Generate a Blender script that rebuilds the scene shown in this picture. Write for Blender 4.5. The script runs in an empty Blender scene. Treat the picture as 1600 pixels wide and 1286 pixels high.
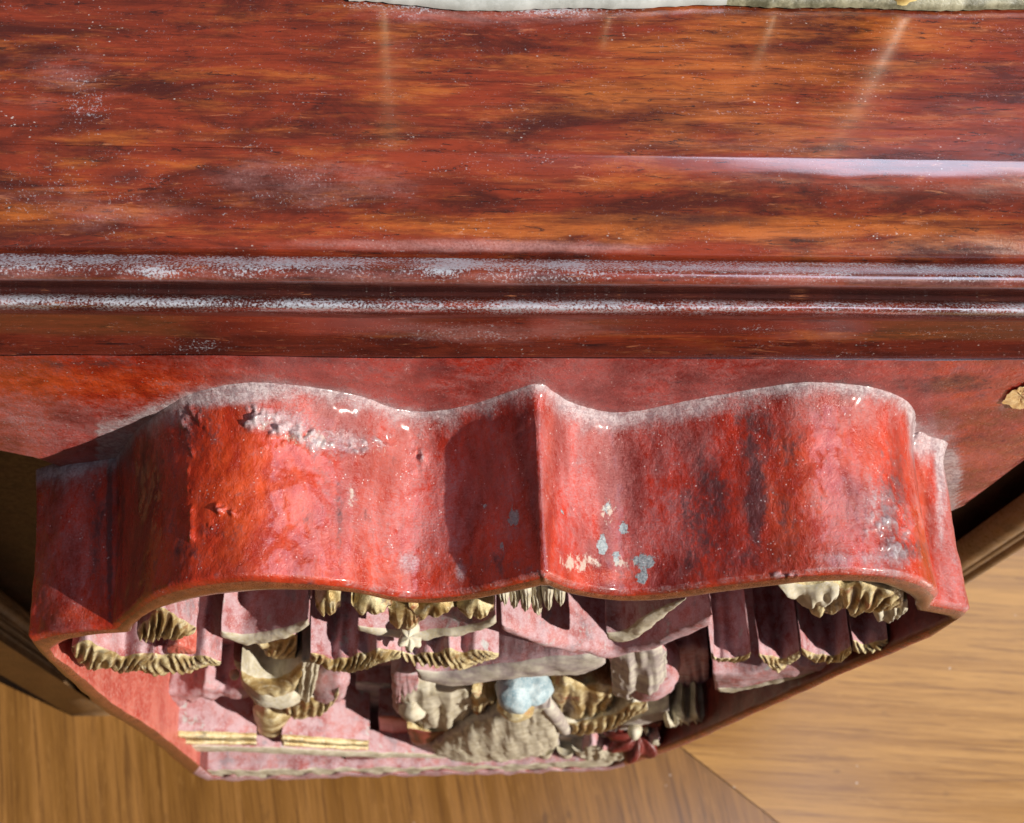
import bpy, math, random
import numpy as np
from mathutils import Vector, Matrix, noise
random.seed(7); rng = np.random.default_rng(7)
sc = bpy.context.scene
COL = sc.collection

# ------------------------------------------------------------------ camera
W, H, F = 1600.0, 1286.0, 1900.0
n = np.array([-130., 800., F]); n /= np.linalg.norm(n)          # straight down, seen from the camera
xv = np.array([1., .002, 0.]); xv[2] = -(xv[0]*n[0] + xv[1]*n[1]) / n[2]; xv /= np.linalg.norm(xv)
zv = -n; yv = np.cross(zv, xv)
R = np.array([xv, yv, zv])                                      # world <- camera (x right, y down, z forward)
DIST = .24 * F / 1470.
def ray(px, py): return R @ np.array([px - W/2, py - H/2, F])
_r = ray(853, 897); CAM = -_r / F * DIST                        # the front of the cusp is the origin
def proj(p):
    c = R.T @ (np.asarray(p) - CAM); return c[0]/c[2]*F + W/2, c[1]/c[2]*F + H/2
def projn(P):
    c = (P - CAM) @ R; return c[:,0]/c[:,2]*F + W/2, c[:,1]/c[:,2]*F + H/2
def on_y(px, py, y):
    r = ray(px, py); return CAM + r * (y - CAM[1]) / r[1]
def on_z(px, py, z):
    r = ray(px, py); return CAM + r * (z - CAM[2]) / r[2]
YF = 0.0                                                         # front plane of the carved frame
YW = on_z(840, 607, 0.0)[1]                                      # face of the apron board behind it
YB = YF + (YW - YF) * .80                                        # ground of the relief
ZFLOOR = on_y(182, 1132, YW + .012)[2]

cd = bpy.data.cameras.new('camera'); cam = bpy.data.objects.new('camera', cd); COL.objects.link(cam)
M = Matrix.Identity(4)
for i in range(3):
    M[i][0] = R[i][0]; M[i][1] = -R[i][1]; M[i][2] = -R[i][2]; M[i][3] = CAM[i]
cam.matrix_world = M
cd.sensor_width = 36; cd.lens = 36 * F / W; cd.clip_start = .01; cd.clip_end = 50
cd.dof.use_dof = True; cd.dof.focus_distance = DIST * 1.0; cd.dof.aperture_fstop = 32
sc.camera = cam

# ------------------------------------------------------------------ world, lamps, exposure
wd = bpy.data.worlds.new('World'); sc.world = wd; wd.use_nodes = True
wd.node_tree.nodes['Background'].inputs[0].default_value = (.80, .88, 1.0, 1)
wd.node_tree.nodes['Background'].inputs[1].default_value = .06
Ld = Vector((-1.0, .46, -.84)).normalized()                      # the way the sunlight travels
def lamp(name, kind, loc, direction, energy, color, **k):
    l = bpy.data.lights.new(name, kind); l.energy = energy; l.color = color
    for a, b in k.items(): setattr(l, a, b)
    o = bpy.data.objects.new(name, l); COL.objects.link(o); o.location = loc
    o.rotation_euler = Vector(direction).to_track_quat('-Z', 'Y').to_euler(); return o
lamp('sunlight', 'SUN', -Ld * 4, Ld, 5.0, (1, .95, .86), angle=math.radians(.6))
lamp('window_light', 'AREA', (1.5, .80, 1.3), (-1.4, -.75, -1.3), 5, (.66, .80, 1), size=.7)
lamp('sheen_light', 'AREA', (.66, .24, 1.40), (-.50, -.14, -1.2), 9.0, (.68, .78, 1), shape='RECTANGLE', size=1.0, size_y=.55)  # unseen area light added to lay a bluish sheen on the mouldings
sc.view_settings.view_transform = 'Standard'; sc.view_settings.look = 'None'
sc.view_settings.exposure = .27; sc.view_settings.gamma = 1
sc.render.engine = 'CYCLES'
sc.cycles.max_bounces = 6

# ------------------------------------------------------------------ node helper
class NT:
    def __init__(s, name):
        s.m = bpy.data.materials.new(name); s.m.use_nodes = True; s.t = s.m.node_tree
        s.b = s.t.nodes['Principled BSDF']; s.co = s.t.nodes.new('ShaderNodeTexCoord').outputs['Object']
    def nd(s, ty, **k):
        x = s.t.nodes.new(ty)
        for a, b in k.items(): setattr(x, a, b)
        return x
    def put(s, sock, v):
        if hasattr(v, 'is_output'): s.t.links.new(v, sock)
        elif isinstance(v, (tuple, list)) and len(v) == 3 and sock.type == 'RGBA': sock.default_value = (*v, 1)
        else: sock.default_value = v
    def mapc(s, sx, sy, sz, rot=(0,0,0), loc=(0,0,0)):
        m = s.nd('ShaderNodeMapping'); s.put(m.inputs[0], s.co); m.inputs['Scale'].default_value = (sx, sy, sz)
        m.inputs['Rotation'].default_value = rot; m.inputs['Location'].default_value = loc; return m.outputs[0]
    def noise(s, vec, scale=1, detail=6, rough=.6, dist=0):
        x = s.nd('ShaderNodeTexNoise'); s.put(x.inputs['Vector'], vec); x.inputs['Scale'].default_value = scale
        x.inputs['Detail'].default_value = detail; x.inputs['Roughness'].default_value = rough
        x.inputs['Distortion'].default_value = dist; return x.outputs['Fac']
    def vor(s, vec, scale, feature='F1'):
        x = s.nd('ShaderNodeTexVoronoi', feature=feature); s.put(x.inputs['Vector'], vec); x.inputs['Scale'].default_value = scale
        return x
    def rng(s, v, a, b, c=0., d=1., smooth=True):
        x = s.nd('ShaderNodeMapRange'); x.interpolation_type = 'SMOOTHSTEP' if smooth else 'LINEAR'
        s.put(x.inputs[0], v)
        for i, q in enumerate((a, b, c, d)): x.inputs[i+1].default_value = q
        return x.outputs[0]
    def ma(s, op, a, b=0., clamp=False):
        x = s.nd('ShaderNodeMath', operation=op); x.use_clamp = clamp; s.put(x.inputs[0], a); s.put(x.inputs[1], b); return x.outputs[0]
    def mix(s, f, a, b):
        x = s.nd('ShaderNodeMix', data_type='RGBA'); s.put(x.inputs['Factor'], f)
        s.put(x.inputs[6], a); s.put(x.inputs[7], b); return x.outputs[2]
    def attr(s, name): return s.nd('ShaderNodeAttribute', attribute_name=name).outputs['Fac']
    def bump(s, h, strength, dist, prev=None):
        x = s.nd('ShaderNodeBump'); s.put(x.inputs['Height'], h); x.inputs['Strength'].default_value = strength
        x.inputs['Distance'].default_value = dist
        if prev: s.put(x.inputs['Normal'], prev)
        return x.outputs[0]
    def out(s, col, rough, nrm=None, coat=0, spec=.5, metal=0, coatr=.15, cior=1.5):
        s.b.inputs['Coat IOR'].default_value = cior
        s.put(s.b.inputs['Base Color'], col); s.put(s.b.inputs['Roughness'], rough)
        if nrm: s.put(s.b.inputs['Normal'], nrm)
        s.put(s.b.inputs['Coat Weight'], coat); s.b.inputs['Coat Roughness'].default_value = coatr
        s.b.inputs['Specular IOR Level'].default_value = spec; s.put(s.b.inputs['Metallic'], metal); return s.m

def mat_lacquer():
    s = NT('worn_red_lacquer'); o = s.co
    n1 = s.noise(s.mapc(70, 25, 70), 1, 8, .6)
    n2 = s.noise(s.mapc(160, 90, 160), 1, 8, .7)
    nf = s.noise(s.mapc(1500, 1700, 1500), 1, 4, .7)
    hair = s.noise(s.mapc(350, 2600, 350, rot=(0, 0, .25)), 1, 6, .7, .8)
    base = s.mix(s.rng(n1, .32, .66), (.15, .010, .006), (.50, .036, .013))
    base = s.mix(s.ma('MULTIPLY', s.attr('orange'), .9), base, s.mix(s.rng(n2, .3, .7), (.30, .020, .006), (.72, .085, .012)))
    # pink dusty film
    n3 = s.noise(s.mapc(520, 380, 520), 1, 6, .75, .5)
    film = s.ma('ADD', s.ma('MULTIPLY', s.attr('film'), .85), s.ma('ADD', s.ma('MULTIPLY', s.ma('SUBTRACT', n2, .5), 1.6), s.ma('MULTIPLY', s.ma('SUBTRACT', n3, .5), 1.6)))
    film = s.ma('MULTIPLY', s.rng(film, .12, .75), s.rng(s.ma('ADD', s.ma('MULTIPLY', nf, .5), s.ma('MULTIPLY', hair, .5)), .36, .60, .18, 1))
    c = s.mix(s.ma('MULTIPLY', film, .68), base, s.mix(s.rng(n1, .4, .6), (.36, .115, .105), (.40, .215, .215)))
    drk = s.rng(s.ma('ADD', s.attr('dark'), s.ma('ADD', s.ma('MULTIPLY', s.ma('SUBTRACT', n2, .5), 1.5), s.ma('MULTIPLY', s.ma('SUBTRACT', n3, .5), 1.5))), .12, .75)
    c = s.mix(s.ma('MULTIPLY', drk, .85), c, (.055, .018, .020))
    chip = s.rng(s.ma('ADD', s.attr('chip'), s.ma('MULTIPLY', s.ma('SUBTRACT', n3, .5), 2.2)), .52, .60)
    c = s.mix(chip, c, s.mix(s.rng(nf, .35, .65), (.17, .20, .21), (.34, .37, .37)))
    pt = s.rng(s.ma('ADD', s.attr('putty'), s.ma('MULTIPLY', s.ma('SUBTRACT', s.noise(s.mapc(600, 400, 600), 1, 5, .7), .5), 2.2)), .45, .75)
    c = s.mix(s.ma('MULTIPLY', pt, .7), c, (.56, .50, .40))
    d = s.ma('ADD', s.attr('dust'), s.ma('MULTIPLY', s.ma('SUBTRACT', s.ma('ADD', s.ma('MULTIPLY', n2, .6), s.ma('MULTIPLY', nf, .4)), .5), 1.7))
    d = s.ma('MULTIPLY', s.rng(d, .22, .95), s.rng(hair, .3, .55, .55, 1))
    c = s.mix(s.ma('MULTIPLY', d, .82), c, s.mix(s.rng(n3, .4, .6), (.34, .29, .31), (.60, .54, .55)))
    sp = s.rng(s.vor(o, 900).outputs['Distance'], .08, .26, 1, 0)
    sp = s.ma('MULTIPLY', sp, s.rng(s.noise(o, 300, 4), .54, .64))
    c = s.mix(s.ma('MULTIPLY', sp, .7), c, (.75, .70, .68))
    pit = s.rng(s.vor(s.mapc(1, 1, 1), 420).outputs['Distance'], .05, .2, 0, 1)
    c = s.mix(s.rng(pit, 0, .5, .0, 0) , c, (.04, .01, .01))
    rough = s.ma('ADD', s.ma('MULTIPLY', film, .30), s.ma('ADD', s.ma('MULTIPLY', d, .4), s.rng(n2, .3, .7, .20, .42)), True)
    dn_ = s.nd('ShaderNodeTexNoise'); s.put(dn_.inputs['Vector'], o); dn_.inputs['Scale'].default_value = 260; dn_.inputs['Detail'].default_value = 4
    vm = s.nd('ShaderNodeVectorMath', operation='SCALE'); s.put(vm.inputs[0], dn_.outputs['Color']); vm.inputs['Scale'].default_value = .010
    va = s.nd('ShaderNodeVectorMath', operation='ADD'); s.put(va.inputs[0], o); s.put(va.inputs[1], vm.outputs[0])
    crack = s.vor(va.outputs[0], 260, 'DISTANCE_TO_EDGE').outputs['Distance']
    crk = s.rng(s.ma('ADD', crack, s.ma('MULTIPLY', s.rng(s.noise(o, 60, 3), .46, .60, 1, 0), .3)), 0, .05, 0, 1)
    nr = s.bump(s.noise(s.mapc(120, 60, 120), 1, 6, .6), .5, .0012)
    nr = s.bump(s.ma('SUBTRACT', s.ma('MULTIPLY', d, .6), s.ma('MULTIPLY', chip, .9)), .5, .0005, nr)
    nr = s.bump(crk, .30, .0004, nr)
    nr = s.bump(s.noise(s.mapc(420, 300, 420), 1, 5, .7, 1.5), .55, .0007, nr)
    nr = s.bump(s.ma('ADD', nf, s.ma('MULTIPLY', hair, .6)), .55, .00022, nr)
    return s.out(c, rough, nr, coat=s.ma('SUBTRACT', .5, s.ma('MULTIPLY', film, .5), True), coatr=.14)

def mat_wood():
    s = NT('polished_rosewood'); o = s.co
    g = s.noise(s.mapc(20, 360, 360), 1, 10, .72, .35)
    g2 = s.noise(s.mapc(70, 900, 900), 1, 6, .7, .5)
    bl = s.noise(s.mapc(26, 75, 75), 1, 8, .68, .6)
    bl2 = s.noise(s.mapc(36, 210, 210, loc=(3, 5, 1)), 1, 9, .74, .25)
    nf = s.noise(s.mapc(1600, 1600, 1600), 1, 4, .7)
    c = s.mix(s.rng(bl, .36, .62), (.065, .012, .008), (.25, .036, .014))
    c = s.mix(s.ma('MULTIPLY', s.rng(s.ma('ADD', s.attr('orange'), s.ma('MULTIPLY', s.ma('SUBTRACT', bl2, .5), 2.6)), .12, .9), .78), c, (.47, .125, .022))
    c = s.mix(s.rng(g, .34, .54, .7, 0), c, (.075, .013, .008))
    c = s.mix(s.rng(g2, .34, .48, .45, 0), c, (.06, .012, .008))
    streak = s.ma('MULTIPLY', s.rng(s.noise(s.mapc(26, 330, 330, loc=(2, 0, 7)), 1, 7, .72), .60, .66), s.rng(s.ma('ADD', s.attr('dark'), bl2), .45, .75))
    c = s.mix(s.ma('MULTIPLY', streak, .9), c, (.018, .008, .008))
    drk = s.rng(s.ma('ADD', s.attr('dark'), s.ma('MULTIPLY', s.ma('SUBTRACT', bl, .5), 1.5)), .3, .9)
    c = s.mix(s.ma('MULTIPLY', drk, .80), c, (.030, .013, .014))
    fk = s.rng(s.noise(s.mapc(130, 800, 800, loc=(5, 2, 2)), 1, 6, .75, .6), .58, .64); c = s.mix(s.ma('MULTIPLY', fk, .75), c, (.022, .009, .009))
    lk = s.rng(s.noise(s.mapc(90, 700, 700, loc=(1, 8, 2)), 1, 6, .75, .6), .60, .68); c = s.mix(s.ma('MULTIPLY', lk, .45), c, (.55, .20, .09))
    film = s.rng(s.ma('ADD', s.attr('film'), s.ma('MULTIPLY', s.ma('SUBTRACT', s.noise(s.mapc(50, 160, 160), 1, 7, .7), .5), 1.3)), .15, .8)
    film = s.ma('MULTIPLY', film, s.rng(nf, .3, .6, .5, 1))
    c = s.mix(s.ma('MULTIPLY', film, .55), c, (.47, .21, .19))
    d = s.ma('ADD', s.ma('MULTIPLY', s.attr('dust'), s.rng(s.noise(s.mapc(35, 60, 60, loc=(2, 2, 2)), 1, 6, .7), .3, .62, .42, 1)), s.ma('MULTIPLY', s.ma('SUBTRACT', nf, .5), 2.8))
    d = s.ma('MULTIPLY', s.rng(s.ma('ADD', d, s.ma('MULTIPLY', s.ma('SUBTRACT', s.noise(s.mapc(60, 300, 300), 1, 6, .7), .5), 1.2)), .35, .95), 1)
    c = s.mix(s.ma('MULTIPLY', d, .75), c, (.46, .49, .54))  # bluish dust colour, tinted to serve as the beads' highlight too
    dm = s.rng(s.noise(s.mapc(40, 70, 70), 1, 4), .50, .66)
    v = s.vor(s.mapc(.6, 1, 1), 1150); sp = s.rng(v.outputs['Distance'], .08, .30, 1, 0)
    sp = s.ma('MULTIPLY', s.ma('MULTIPLY', sp, dm), s.rng(s.noise(o, 700, 3), .54, .64))
    c = s.mix(s.ma('MULTIPLY', sp, .75), c, (.70, .64, .60))
    rough = s.ma('ADD', s.ma('MULTIPLY', d, .3), s.ma('ADD', s.ma('MULTIPLY', film, .25), s.rng(bl2, .3, .7, .15, .30)), True)
    nr = s.bump(g, .12, .0004); nr = s.bump(nf, .35, .00012, nr)
    nr = s.bump(s.noise(s.mapc(20, 110, 110), 1, 3), .35, .0006, nr)
    return s.out(c, rough, nr, coat=s.ma('SUBTRACT', 1, s.ma('MULTIPLY', s.ma('ADD', d, film), .7), True), coatr=.15, cior=1.75)

def mat_dustpink():
    s = NT('dusty_faded_lacquer'); o = s.co
    n1 = s.noise(o, 60, 6, .6); n2 = s.noise(o, 190, 7, .7); nf = s.noise(o, 1900, 3, .7)
    c = s.mix(s.rng(n1, .34, .60), (.28, .050, .046), (.47, .19, .185))
    c = s.mix(s.ma('MULTIPLY', s.rng(n2, .36, .60), .85), c, (.50, .34, .37))
    c = s.mix(s.ma('MULTIPLY', s.rng(s.noise(s.mapc(90, 90, 90, loc=(4, 1, 2)), 1, 6, .7), .56, .68), .75), c, (.25, .22, .25))
    c = s.mix(s.ma('MULTIPLY', s.rng(s.noise(s.mapc(110, 110, 110, loc=(9, 1, 2)), 1, 6, .7), .60, .68), .7), c, (.42, .50, .48))
    c = s.mix(s.rng(nf, .50, .72, 0, .55), c, (.66, .58, .58))
    c = s.mix(s.rng(nf, .30, .46, .3, 0), c, (.22, .07, .07))
    nr = s.bump(n2, .5, .0010); nr = s.bump(nf, .6, .0002, nr)
    return s.out(c, s.rng(n1, .3, .7, .6, .85), nr, spec=.3)

def mat_gilt():
    s = NT('worn_gilding'); o = s.co
    n1 = s.noise(o, 90, 6, .65); n2 = s.noise(o, 300, 6, .7); nf = s.noise(o, 1700, 3, .7)
    c = s.mix(s.rng(n1, .35, .62), (.40, .27, .10), (.66, .55, .31))
    c = s.mix(s.ma('MULTIPLY', s.rng(n2, .52, .66), .8), c, (.74, .67, .48))
    c = s.mix(s.ma('MULTIPLY', s.rng(s.noise(s.mapc(70, 70, 70, loc=(1, 6, 2)), 1, 6, .7), .57, .66), .8), c, (.36, .09, .035))
    c = s.mix(s.ma('MULTIPLY', s.rng(s.noise(s.mapc(150, 150, 150, loc=(1, 3, 8)), 1, 6, .7), .56, .68), .7), c, (.16, .15, .13))
    c = s.mix(s.rng(nf, .3, .5, .4, 0), c, (.13, .08, .05))
    ew = s.rng(s.ma('ADD', s.attr('deep'), s.ma('MULTIPLY', s.ma('SUBTRACT', n2, .5), .6)), .25, .8, 0, .92); c = s.mix(ew, c, (.085, .036, .016))  # groove shade painted in: carved recesses coloured dark brown
    nr = s.bump(n2, .6, .0010); nr = s.bump(nf, .5, .0002, nr)
    return s.out(c, s.rng(n2, .3, .7, .35, .6), nr, spec=.5, metal=s.rng(n1, .4, .6, .45, .0))

def mat_plain(name, a, b, scale=150, rough=.6, bumpd=.0006, film=None, coat=0):
    s = NT(name); o = s.co
    n1 = s.noise(o, scale, 7, .65); nf = s.noise(o, scale*8, 3, .7)
    c = s.mix(s.rng(n1, .35, .65), a, b)
    if film: c = s.mix(s.ma('MULTIPLY', s.rng(nf, .45, .65), .6), c, film)
    nr = s.bump(n1, .5, bumpd); nr = s.bump(nf, .4, bumpd*.25, nr)
    return s.out(c, s.rng(nf, .3, .7, rough-.1, rough+.12), nr, coat=coat)

def mat_floor(name, ang, a, b, dk, lo):
    s = NT(name)
    m = s.mapc(1, 1, 1, rot=(0, 0, ang))
    def st(sx, sy, loc=(0, 0, 0)):
        k = s.nd('ShaderNodeMapping'); s.put(k.inputs[0], m); k.inputs['Scale'].default_value = (sx, sy, 1); k.inputs['Location'].default_value = loc; return k.outputs[0]
    g = s.noise(st(2.2, 55), 1, 8, .6, .7); g2 = s.noise(st(9, 260), 1, 7, .7, .4); g3 = s.noise(st(30, 900), 1, 4, .7)
    c = s.mix(s.rng(g, .34, .66), a, b)
    c = s.mix(s.rng(g2, .34, .52, .75, 0), c, dk)
    c = s.mix(s.rng(g3, .34, .5, .40, 0), c, dk)
    fl = s.rng(s.noise(st(60, 340, (3, 3, 0)), 1, 3), .58, .7)
    c = s.mix(s.ma('MULTIPLY', fl, .25), c, lo)
    kn = s.noise(st(18, 30, (7, 1, 0)), 1, 3); c = s.mix(s.rng(kn, .70, .78, 0, .7), c, (.10, .045, .015))
    spv = s.vor(s.co, 60); c = s.mix(s.ma('MULTIPLY', s.rng(spv.outputs['Distance'], .03, .06, 1, 0), s.rng(s.noise(s.co, 22, 2), .55, .6)), c, (.6, .5, .4))
    nr = s.bump(g2, .15, .0006)
    return s.out(c, s.rng(g, .3, .7, .28, .42), nr, coat=.25, coatr=.2)

LAC = mat_lacquer(); WOOD = mat_wood(); PINK = mat_dustpink(); GILT = mat_gilt()
BLUE = mat_plain('blue_grey_paint', (.22, .33, .38), (.42, .52, .55), 200, .5, film=(.55, .58, .58))
CREAM = mat_plain('cream_dusty_gesso', (.40, .34, .22), (.66, .60, .46), 160, .6, film=(.45, .42, .40))
GREY = mat_plain('grey_dusty_lacquer', (.30, .25, .24), (.56, .52, .42), 140, .7, film=(.42, .32, .32))
INRED = mat_plain('bright_red_lacquer', (.42, .055, .035), (.56, .15, .11), 90, .5, film=(.56, .26, .22))
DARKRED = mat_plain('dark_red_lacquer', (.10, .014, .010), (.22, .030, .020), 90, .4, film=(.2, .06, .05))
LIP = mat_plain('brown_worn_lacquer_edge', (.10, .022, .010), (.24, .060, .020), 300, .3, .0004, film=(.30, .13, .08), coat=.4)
DARKBOX = mat_plain('dark_gap_shade', (.012, .004, .003), (.035, .010, .006), 60, .5)  # near-black colour painted for the shade between the legs
LEGM = mat_plain('brown_leg_wood', (.13, .066, .026), (.25, .135, .055), 60, .35, film=(.26, .19, .14))
GOLD = mat_plain('gilt_metal', (.70, .52, .18), (.85, .68, .30), 80, .35)
RAW = mat_plain('bare_wood', (.62, .38, .13), (.80, .58, .28), 300, .7, film=(.8, .68, .42))
DUSTY = mat_plain('grey_dust', (.34, .34, .31), (.50, .50, .47), 40, .3, .0001, film=(.45, .45, .42), coat=.5)
OLIVE = mat_plain('dull_gilt_dust', (.10, .09, .05), (.34, .31, .20), 160, .45)
FL1 = mat_floor('parquet_plank_grain_shaded', math.radians(-100), (.195, .086, .019), (.300, .138, .035), (.11, .045, .011), (.40, .20, .06))  # darker plank tone, with a soft floor shadow mixed into the colour
FL2 = mat_floor('parquet_cross_grain', math.radians(4), (.33, .155, .034), (.47, .240, .062), (.19, .080, .018), (.52, .28, .08))

# ------------------------------------------------------------------ mesh helpers
def link(name, verts, faces, mats, parent=None, smooth=True, midx=None, attrs=None):
    me = bpy.data.meshes.new(name); me.from_pydata([tuple(v) for v in verts], [], faces); me.update()
    for m in (mats if isinstance(mats, (list, tuple)) else [mats]): me.materials.append(m)
    if midx is not None: me.polygons.foreach_set('material_index', midx)
    if attrs:
        for k, a in attrs.items():
            at = me.attributes.new(k, 'FLOAT', 'POINT'); at.data.foreach_set('value', np.clip(a, 0, 1).astype(np.float32))
    me.polygons.foreach_set('use_smooth', [smooth]*len(me.polygons))
    o = bpy.data.objects.new(name, me); COL.objects.link(o)
    if parent: o.parent = parent
    return o
def gridfaces(nu, nv, closed=False):
    f = []
    for i in range(nu if closed else nu-1):
        j = (i+1) % nu
        for k in range(nv-1): f.append((i*nv+k, j*nv+k, j*nv+k+1, i*nv+k+1))
    return f
def cat(pts, m, closed=False, tension=.5):
    """Catmull-Rom through the points, m samples evenly spaced along the arc."""
    P = np.array(pts, float); N = len(P); seg = N if closed else N-1; out = []
    for i in range(seg):
        if closed: a, b, c, d = P[i-1], P[i], P[(i+1) % N], P[(i+2) % N]
        else: a, b, c, d = P[max(i-1,0)], P[i], P[i+1], P[min(i+2,N-1)]
        for t in np.linspace(0, 1, 24, endpoint=False):
            out.append(.5*((2*b)+(-a+c)*t+(2*a-5*b+4*c-d)*t*t+(-a+3*b-3*c+d)*t**3))
    out.append(P[0] if closed else P[-1]); out = np.array(out)
    L = np.r_[0, np.cumsum(np.linalg.norm(np.diff(out, axis=0), axis=1))]
    q = np.linspace(0, L[-1], m, endpoint=not closed)
    return np.stack([np.interp(q, L, out[:, i]) for i in range(P.shape[1])], 1)
def lin(pts, m, closed=False):
    P = np.array(pts, float)
    if closed: P = np.vstack([P, P[:1]])
    L = np.r_[0, np.cumsum(np.linalg.norm(np.diff(P, axis=0), axis=1))]; q = np.linspace(0, L[-1], m, endpoint=not closed)
    return np.stack([np.interp(q, L, P[:, i]) for i in range(P.shape[1])], 1)
def blobs(X, Y, lst):
    a = np.zeros(len(X))
    for (x, y, rx, ry, s) in lst: a = np.maximum(a, s*np.exp(-(((X-x)/rx)**2+((Y-y)/ry)**2)**1.3))
    return a
def nz(P, sc_, seed=0.):
    return np.array([noise.noise(Vector((p[0]*sc_+seed, p[1]*sc_, p[2]*sc_))) for p in P])

def tag(o, label=None, cat_=None, group=None, kind=None):
    if label: o['label'] = label
    if cat_: o['category'] = cat_
    if group: o['group'] = group
    if kind: o['kind'] = kind
    return o

# ------------------------------------------------------------------ the floor
def floor_poly():
    z = ZFLOOR
    A = on_z(1040, 1150, z); B = on_z(1215, 1286, z)
    d = (B-A)/np.linalg.norm(B-A); far = A - d*1.2; near = A + d*2.5
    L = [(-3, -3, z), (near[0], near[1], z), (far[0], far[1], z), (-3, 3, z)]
    Rr = [(near[0]+.0012, near[1], z), (3, -3, z), (3, 3, z), (far[0]+.0012, far[1], z)]
    base = [(-4, -4, z-.002), (4, -4, z-.002), (4, 4, z-.002), (-4, 4, z-.002)]
    v = L+Rr+base
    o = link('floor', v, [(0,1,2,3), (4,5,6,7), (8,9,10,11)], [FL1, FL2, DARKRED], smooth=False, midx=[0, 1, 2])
    tag(o, 'honey brown parquet floor far below the carved panel', 'floor', kind='structure')
floor_poly()

# ------------------------------------------------------------------ the cabinet
cab = bpy.data.objects.new('carved_cabinet', None); COL.objects.link(cab)
cab.location = (0, 0, 0)
tag(cab, 'red lacquered wooden cabinet front with moulded ledge and a projecting gilt carved panel', 'cabinet')

def yz(row, y, px=800):
    p = on_y(px, row, y); return (y, p[2])
XL, XR = -.42, .42
def profile_part(name, prof, mat, ncol=420, attrsf=None, m=60, smoothc=True, disp=0, jz=0):
    pr = cat(prof, m) if smoothc else lin(prof, m)
    xs = np.linspace(XL, XR, ncol); V = np.zeros((ncol*m, 3))
    V[:, 0] = np.repeat(xs, m); V[:, 1] = np.tile(pr[:, 0], ncol); V[:, 2] = np.tile(pr[:, 1], ncol)
    if disp:
        q = np.array([noise.fractal(Vector((v[0]*14, v[1]*60, v[2]*60)), 1, 2, 4) for v in V]); V[:, 1] -= q*disp; V[:, 2] += q*disp*.5
    px, py = projn(V); A = attrsf(px, py, np.tile(np.linspace(0, 1, m), ncol)) if attrsf else None
    return link(name, V, gridfaces(ncol, m), mat, cab, attrs=A)

def sl(px): return .0125*(px-800)           # the mouldings fall slightly to the right in the picture
g = YW
# rows at px=800, going up
z_apt = yz(563, g)
A_b = (g+.0006, yz(563, g+.0006)[1]); 
fas0 = yz(559, g+.0022); fas1 = yz(497, g+.0060)
b2a = yz(493, g+.0045); b2m = yz(482, g+.0038); b2c = yz(470, g+.0062); b2b = yz(463, g+.0095)
b1a = yz(458, g+.0090); b1m = yz(444, g+.0078); b1c = yz(424, g+.0100); b1d = yz(408, g+.0150); b1b = yz(404, g+.0165)
o0 = yz(399, g+.0180); o1 = yz(380, g+.0200); o2 = yz(340, g+.0230); o3 = yz(290, g+.0300); o4 = yz(256, g+.0370); o5 = yz(243, g+.0405)
def march(p, th, row_end):
    xc = on_y(800, 320, g+.02)[0]; pts = [p]; row0 = proj((xc, *p))[1]; y, z = p
    while True:
        row = proj((xc, y, z))[1]; t = (row0-row)/(row0-row_end)
        if t >= 1: break
        a = math.radians(np.interp(t, [q[0] for q in th], [q[1] for q in th])); y += .0004*math.cos(a); z += .0004*math.sin(a); pts.append((y, z))
    return pts
OG = march((b1b[0]+.0016, b1b[1]+.0003), [(0, 38), (.15, 30), (.35, 48), (.58, 50), (.76, 34), (.88, 25), (1, 16)], 246)
o5 = OG[-1]; led0 = (o5[0]+.0012, o5[1]+.0002); 
zl = led0[1]; yback = on_z(800, 13, zl)[1]

def at_led(px, py, t):
    return dict(orange=blobs(px, py, [(1130, 130, 330, 150, .62), (620, 130, 130, 100, .35), (1430, 70, 200, 80, .5), (130, 225, 120, 25, .5), (300, 120, 600, 200, .22), (560, 20, 140, 40, .3)]),
        dust=blobs(px, py, [(130, 150, 45, 45, .32), (700, 5, 170, 18, .75), (830, 8, 200, 16, .8)]), film=blobs(px, py, [(90, 130, 90, 70, .35), (780, 20, 260, 26, .5), (640, 90, 60, 40, .2)]),
        dark=blobs(px, py, [(380, 215, 120, 8, .5), (100, 45, 200, 12, .35), (1000, 205, 60, 20, .25)]))
def at_ogee(px, py, t):
    s_ = py - sl(px)
    return dict(orange=blobs(px, s_, [(900, 355, 560, 30, .55), (1350, 352, 460, 34, .7), (60, 340, 260, 40, .45), (1000, 270, 90, 50, .5), (600, 300, 900, 90, .2), (120, 290, 60, 40, .4)]),
        dust=blobs(px, s_, [(180, 315, 160, 50, .22), (470, 300, 90, 40, .18)]), film=blobs(px, s_, [(480, 290, 200, 45, .4), (760, 385, 300, 11, .75), (160, 330, 160, 40, .35)]),
        dark=blobs(px, s_, [(1050, 338, 260, 14, .75), (190, 285, 60, 25, .5), (400, 270, 60, 30, .5), (850, 270, 70, 35, .35), (890, 338, 40, 18, .6), (700, 235, 160, 9, .4), (1350, 285, 120, 9, .5)]))
def at_b1(px, py, t):  # pale dust here also paints the bead's silvery highlight
    return dict(orange=np.zeros(len(px)), dust=np.exp(-((t-.74)/.20)**2)*.80 + blobs(px, py, [(690, 415, 45, 18, .55), (240, 425, 40, 14, .6)]),
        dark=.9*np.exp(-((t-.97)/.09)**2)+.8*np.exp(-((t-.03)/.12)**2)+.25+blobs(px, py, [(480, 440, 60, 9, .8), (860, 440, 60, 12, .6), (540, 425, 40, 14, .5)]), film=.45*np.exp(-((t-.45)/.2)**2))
def at_b2(px, py, t):  # dust band doubles as a painted highlight along the bead
    return dict(orange=np.zeros(len(px)), dust=np.exp(-((t-.58)/.24)**2)*.80, dark=.9*np.exp(-((t-1)/.12)**2)+.8*np.exp(-((t)/.12)**2)+.15, film=.5*np.exp(-((t-.2)/.2)**2))
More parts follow.
